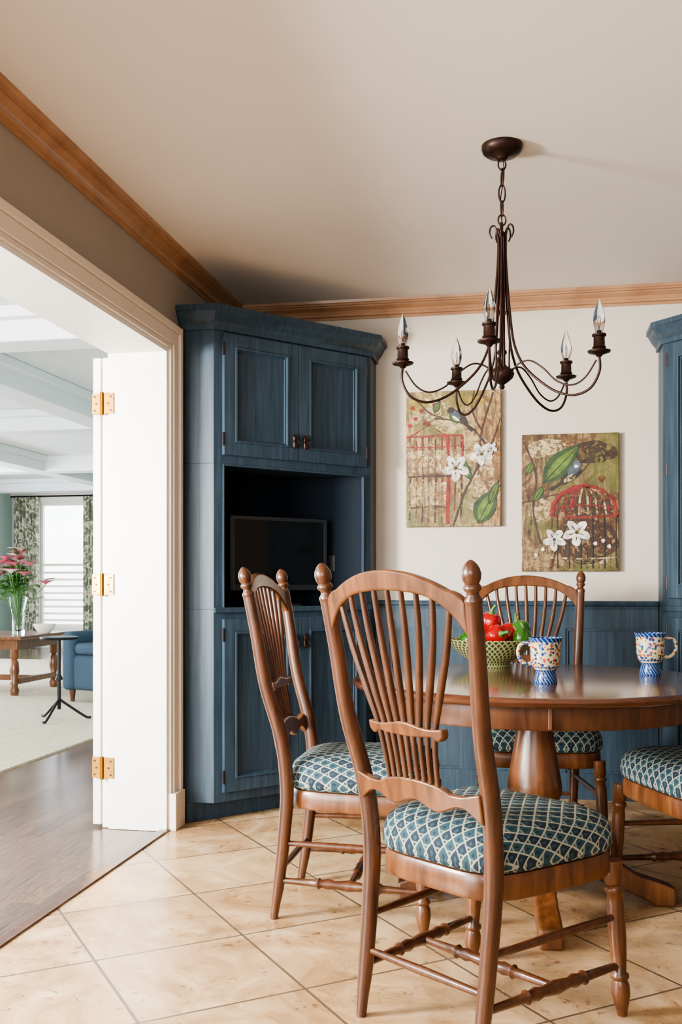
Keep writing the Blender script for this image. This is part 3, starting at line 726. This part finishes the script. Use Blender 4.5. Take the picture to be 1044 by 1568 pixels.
for i in range(5):
    a=math.radians(-95+72*i); c_,s_=math.cos(a),math.sin(a); g=G()
    R=lambda r,z,o=0:((r if r<.1 else .1+(r-.1)*(AR-.1)/.26)*c_-o*s_,(r if r<.1 else .1+(r-.1)*(AR-.1)/.26)*s_+o*c_,z)
    g.tube([R(.033,2.215),R(.041,2.232),R(.038,2.252),R(.026,2.258),R(.016,2.235),R(.013,2.18),R(.018,2.08),R(.030,1.95),R(.044,1.86),R(.075,1.79),R(.13,1.735),R(.20,1.69),R(.27,1.672),R(.33,1.69),R(.362,1.74),R(.36,1.788)],[.0028,.003,.003,.003,.0032,.0035]+[.0042]*10,8,5)
    g.tube([R(.012,2.22,.006),R(.012,2.1,.008),R(.022,1.9,.01),R(.022,1.80,.008),R(.03,1.775,.006),R(.06,1.795),R(.099,1.80),R(.15,1.77),R(.20,1.725),R(.26,1.705),R(.31,1.725),R(.35,1.775)],[.003]*12,8,5)
    c0=R(.36,0)
    g.lathe(c0,[(.0,1.782),(.008,1.784),(.012,1.79),(.034,1.797),(.036,1.802),(.02,1.803),(.018,1.808),(.022,1.812),(.018,1.818),(.017,1.845),(.022,1.848),(.022,1.854),(.010,1.855),(0,1.855)],24)
    g.obj('arm_%d'%(i+1),'bronze',ch,ang=50)
    G().lathe(c0,[(.009,1.855),(.012,1.862),(.018,1.885),(.019,1.902),(.015,1.925),(.008,1.947),(.002,1.962),(.0005,1.966)],20).obj('bulb_%d'%(i+1),'bulb',ch,ang=80)
    G().tube([R(.36,1.855),R(.36,1.87),R(.364,1.895),R(.36,1.91),R(.356,1.895),R(.36,1.87)],.0007,6,3).lathe(c0,[(0,1.854),(.006,1.854),(.006,1.866),(0,1.867)],12).obj('filament_%d'%(i+1),'iron',ch)

# ---------------------------------------------------------------- living room furniture
FZ=.0125
t2=grp('side_table',(-5.12,8.97,FZ))
G().box(-.55,.50,-.5,.5,.52,.555).obj('top','cherry',t2,smooth=False,bevel=.01)
G().box(-.48,.43,-.43,.43,.43,.52).obj('apron','cherry',t2,smooth=False)
for i,(sx,sy) in enumerate(((.38,1),(.38,-1),(-.44,1),(-.44,-1))):
    G().turn((sx,sy*.39,.44),(sx,sy*.39,0),[(0,.04),(.2,.04),(.25,.025),(.3,.04),(.5,.045),(.7,.028),(.75,.04),(.8,.03),(.9,.045),(1,.035)]).obj('leg_%d'%i,'cherry',t2,ang=60)
G().box(-.38,.36,-.03,.03,.10,.15).box(-.44,-.38,-.36,.36,.10,.15).box(.36,.41,-.36,.36,.10,.15).obj('stretcher','cherry',t2,smooth=False)
vs=grp('flower_vase',(-4.82,8.80,.5675))
G().lathe((0,0,0),[(0,0),(.055,0),(.06,.01),(.055,.05),(.06,.2),(.085,.34),(.09,.36),(.086,.36),(.056,.2),(.05,.05),(0,.03)],28).obj('vase','glass',vs)
gl=G(); gp=G(); gw=G()
def petal(g,base,d,L,w):
    d=Vector(d).normalized(); s=d.cross(Vector((0,0,1))); s=s.normalized() if s.length>.01 else Vector((1,0,0)); u=s.cross(d)
    V=[];n=5
    for i in range(n+1):
        t=i/n; c=Vector(base)+d*L*t-Vector((0,0,1))*L*.25*t*t; ww=w*math.sin(math.pi*(.08+.9*t))
        V+=[c+s*ww+u*ww*.3,c,c-s*ww+u*ww*.3]
    Fc=[]
    for i in range(n): Fc+=[(3*i,3*i+1,3*i+4,3*i+3),(3*i+1,3*i+2,3*i+5,3*i+4)]
    g.add(V,Fc)
for i in range(30):
    a=random.uniform(0,6.28); r=random.uniform(.03,.27); z=.80-r*.9+random.uniform(-.10,.08)
    tip=Vector((r*math.cos(a),r*math.sin(a),z)); gl.tube([(0,0,.05),tip*.3+Vector((0,0,.12)),tip],.004,5,4)
    for k in range(4): petal(gl,tip*(.5+.13*k)+Vector((0,0,.08)),(math.cos(a+k*2),math.sin(a+k*2),.5),.17,.03)
    g=gw if i%4==0 else gp
    for k in range(6):
        b=a+k*math.pi/3; petal(g,tip,(math.cos(b),math.sin(b),.7),.12,.032)
gl.obj('stems','leaf',vs,ang=80); gp.obj('lilies','pink',vs,ang=80); gw.obj('lilies_white','petalw',vs,ang=80)
bk=grp('decorative_bowl',(-4.73,9.15,.5675))
G().lathe((0,0,0),[(0,0),(.05,0),(.09,.04),(.11,.09),(.1,.09),(.07,.04),(0,.02)]).obj('bowl','petalw',bk)
ms=grp('metal_accent_table',(-3.56,7.12,FZ))
G().lathe((0,0,0),[(0,.62),(.14,.62),(.145,.63),(.14,.64),(0,.64)]).obj('top','iron',ms)
g=G().tube([(0,0,.08),(0,0,.62)],.014,12).lathe((0,0,0),[(0,.3),(.03,.31),(.02,.34),(.0,.35)],16)
for k in range(3):
    a=k*2.094+.5; g.tube([(0,0,.16),(.08*math.cos(a),.08*math.sin(a),.1),(.2*math.cos(a),.2*math.sin(a),.016),(.24*math.cos(a),.24*math.sin(a),.012)],.010,10,5)
g.obj('tripod','iron',ms)
af=grp('armchair',(-3.50,8.48,FZ),math.radians(-15))
g=G().box(-.40,.40,-.4,.4,.10,.42).box(-.40,.40,.28,.46,.10,.76).box(-.5,-.36,-.42,.44,.10,.62).box(.36,.5,-.42,.44,.10,.62)
g.obj('body','sofa',af,bevel=.05,seg=4); G().box(-.35,.35,-.42,.28,.42,.52).obj('cushion','sofa',af,bevel=.04,seg=4)
g=G()
for sx in (-.42,.42):
    for sy in (-.35,.38): g.turn((sx,sy,.11),(sx,sy,.0),[(0,.03),(1,.018)])
g.obj('legs','cherryD',af)

# ---------------------------------------------------------------- light
w=bpy.data.worlds.new('World'); sc.world=w; w.use_nodes=True
bg=w.node_tree.nodes['Background']; sky=w.node_tree.nodes.new('ShaderNodeTexSky'); sky.sky_type='NISHITA'; sky.sun_disc=False; sky.sun_elevation=math.radians(40); sky.sun_rotation=math.radians(200)
mx=w.node_tree.nodes.new('ShaderNodeMix'); mx.data_type='RGBA'; mx.inputs[0].default_value=.75
w.node_tree.links.new(sky.outputs[0],mx.inputs[6]); mx.inputs[7].default_value=(3.2,3.3,3.4,1)
w.node_tree.links.new(mx.outputs[2],bg.inputs[0]); bg.inputs[1].default_value=1.0
def area(name,loc,aim,sx,sy,pw,col):
    l=bpy.data.lights.new(name,'AREA'); l.shape='RECTANGLE'; l.size=sx; l.size_y=sy; l.energy=pw; l.color=col
    o=bpy.data.objects.new(name,l); COL.objects.link(o); o.location=loc
    o.rotation_euler=(Vector(aim)-Vector(loc)).to_track_quat('-Z','Y').to_euler(); return o
area('window_light_south',(-4.25,OY0+.03,1.3),(-4.25,5,1.3),4.2,1.85,290,(1,.98,.95))
area('fill_light_rear',(-.1,YR+.03,1.5),(-.1,3,1.5),2.1,1.2,5,(1,.96,.91))  # added weak fill from behind the camera
area('fill_light_west',(OX0+.05,9,1.4),(0,9,1.4),6,1.9,400,(.93,.97,1))  # added fill to brighten the living room, no opening in this wall
area('strobe_living',(-3.3,1.3,1.5),(0.3,3.9,2.2),.6,.6,290,(1,.97,.92))
area('ceiling_fill',(-.9,-.9,1.5),(-.1,1.6,2.6),.6,.6,28,(1,.97,.92))  # unseen lamp added behind the camera to brighten the ceiling

# ---------------------------------------------------------------- camera
cam=bpy.data.cameras.new('camera'); co=bpy.data.objects.new('camera',cam); COL.objects.link(co)
co.location=(0,0,1.08); co.rotation_euler=(math.radians(90),0,math.radians(10.74))
cam.sensor_fit='HORIZONTAL'; cam.sensor_width=24; cam.lens=35; cam.shift_y=.1015; cam.clip_start=.05
sc.camera=co
sc.view_settings.view_transform='AgX'
try: sc.view_settings.look='AgX - Medium High Contrast'
except Exception: pass
sc.view_settings.exposure=.48
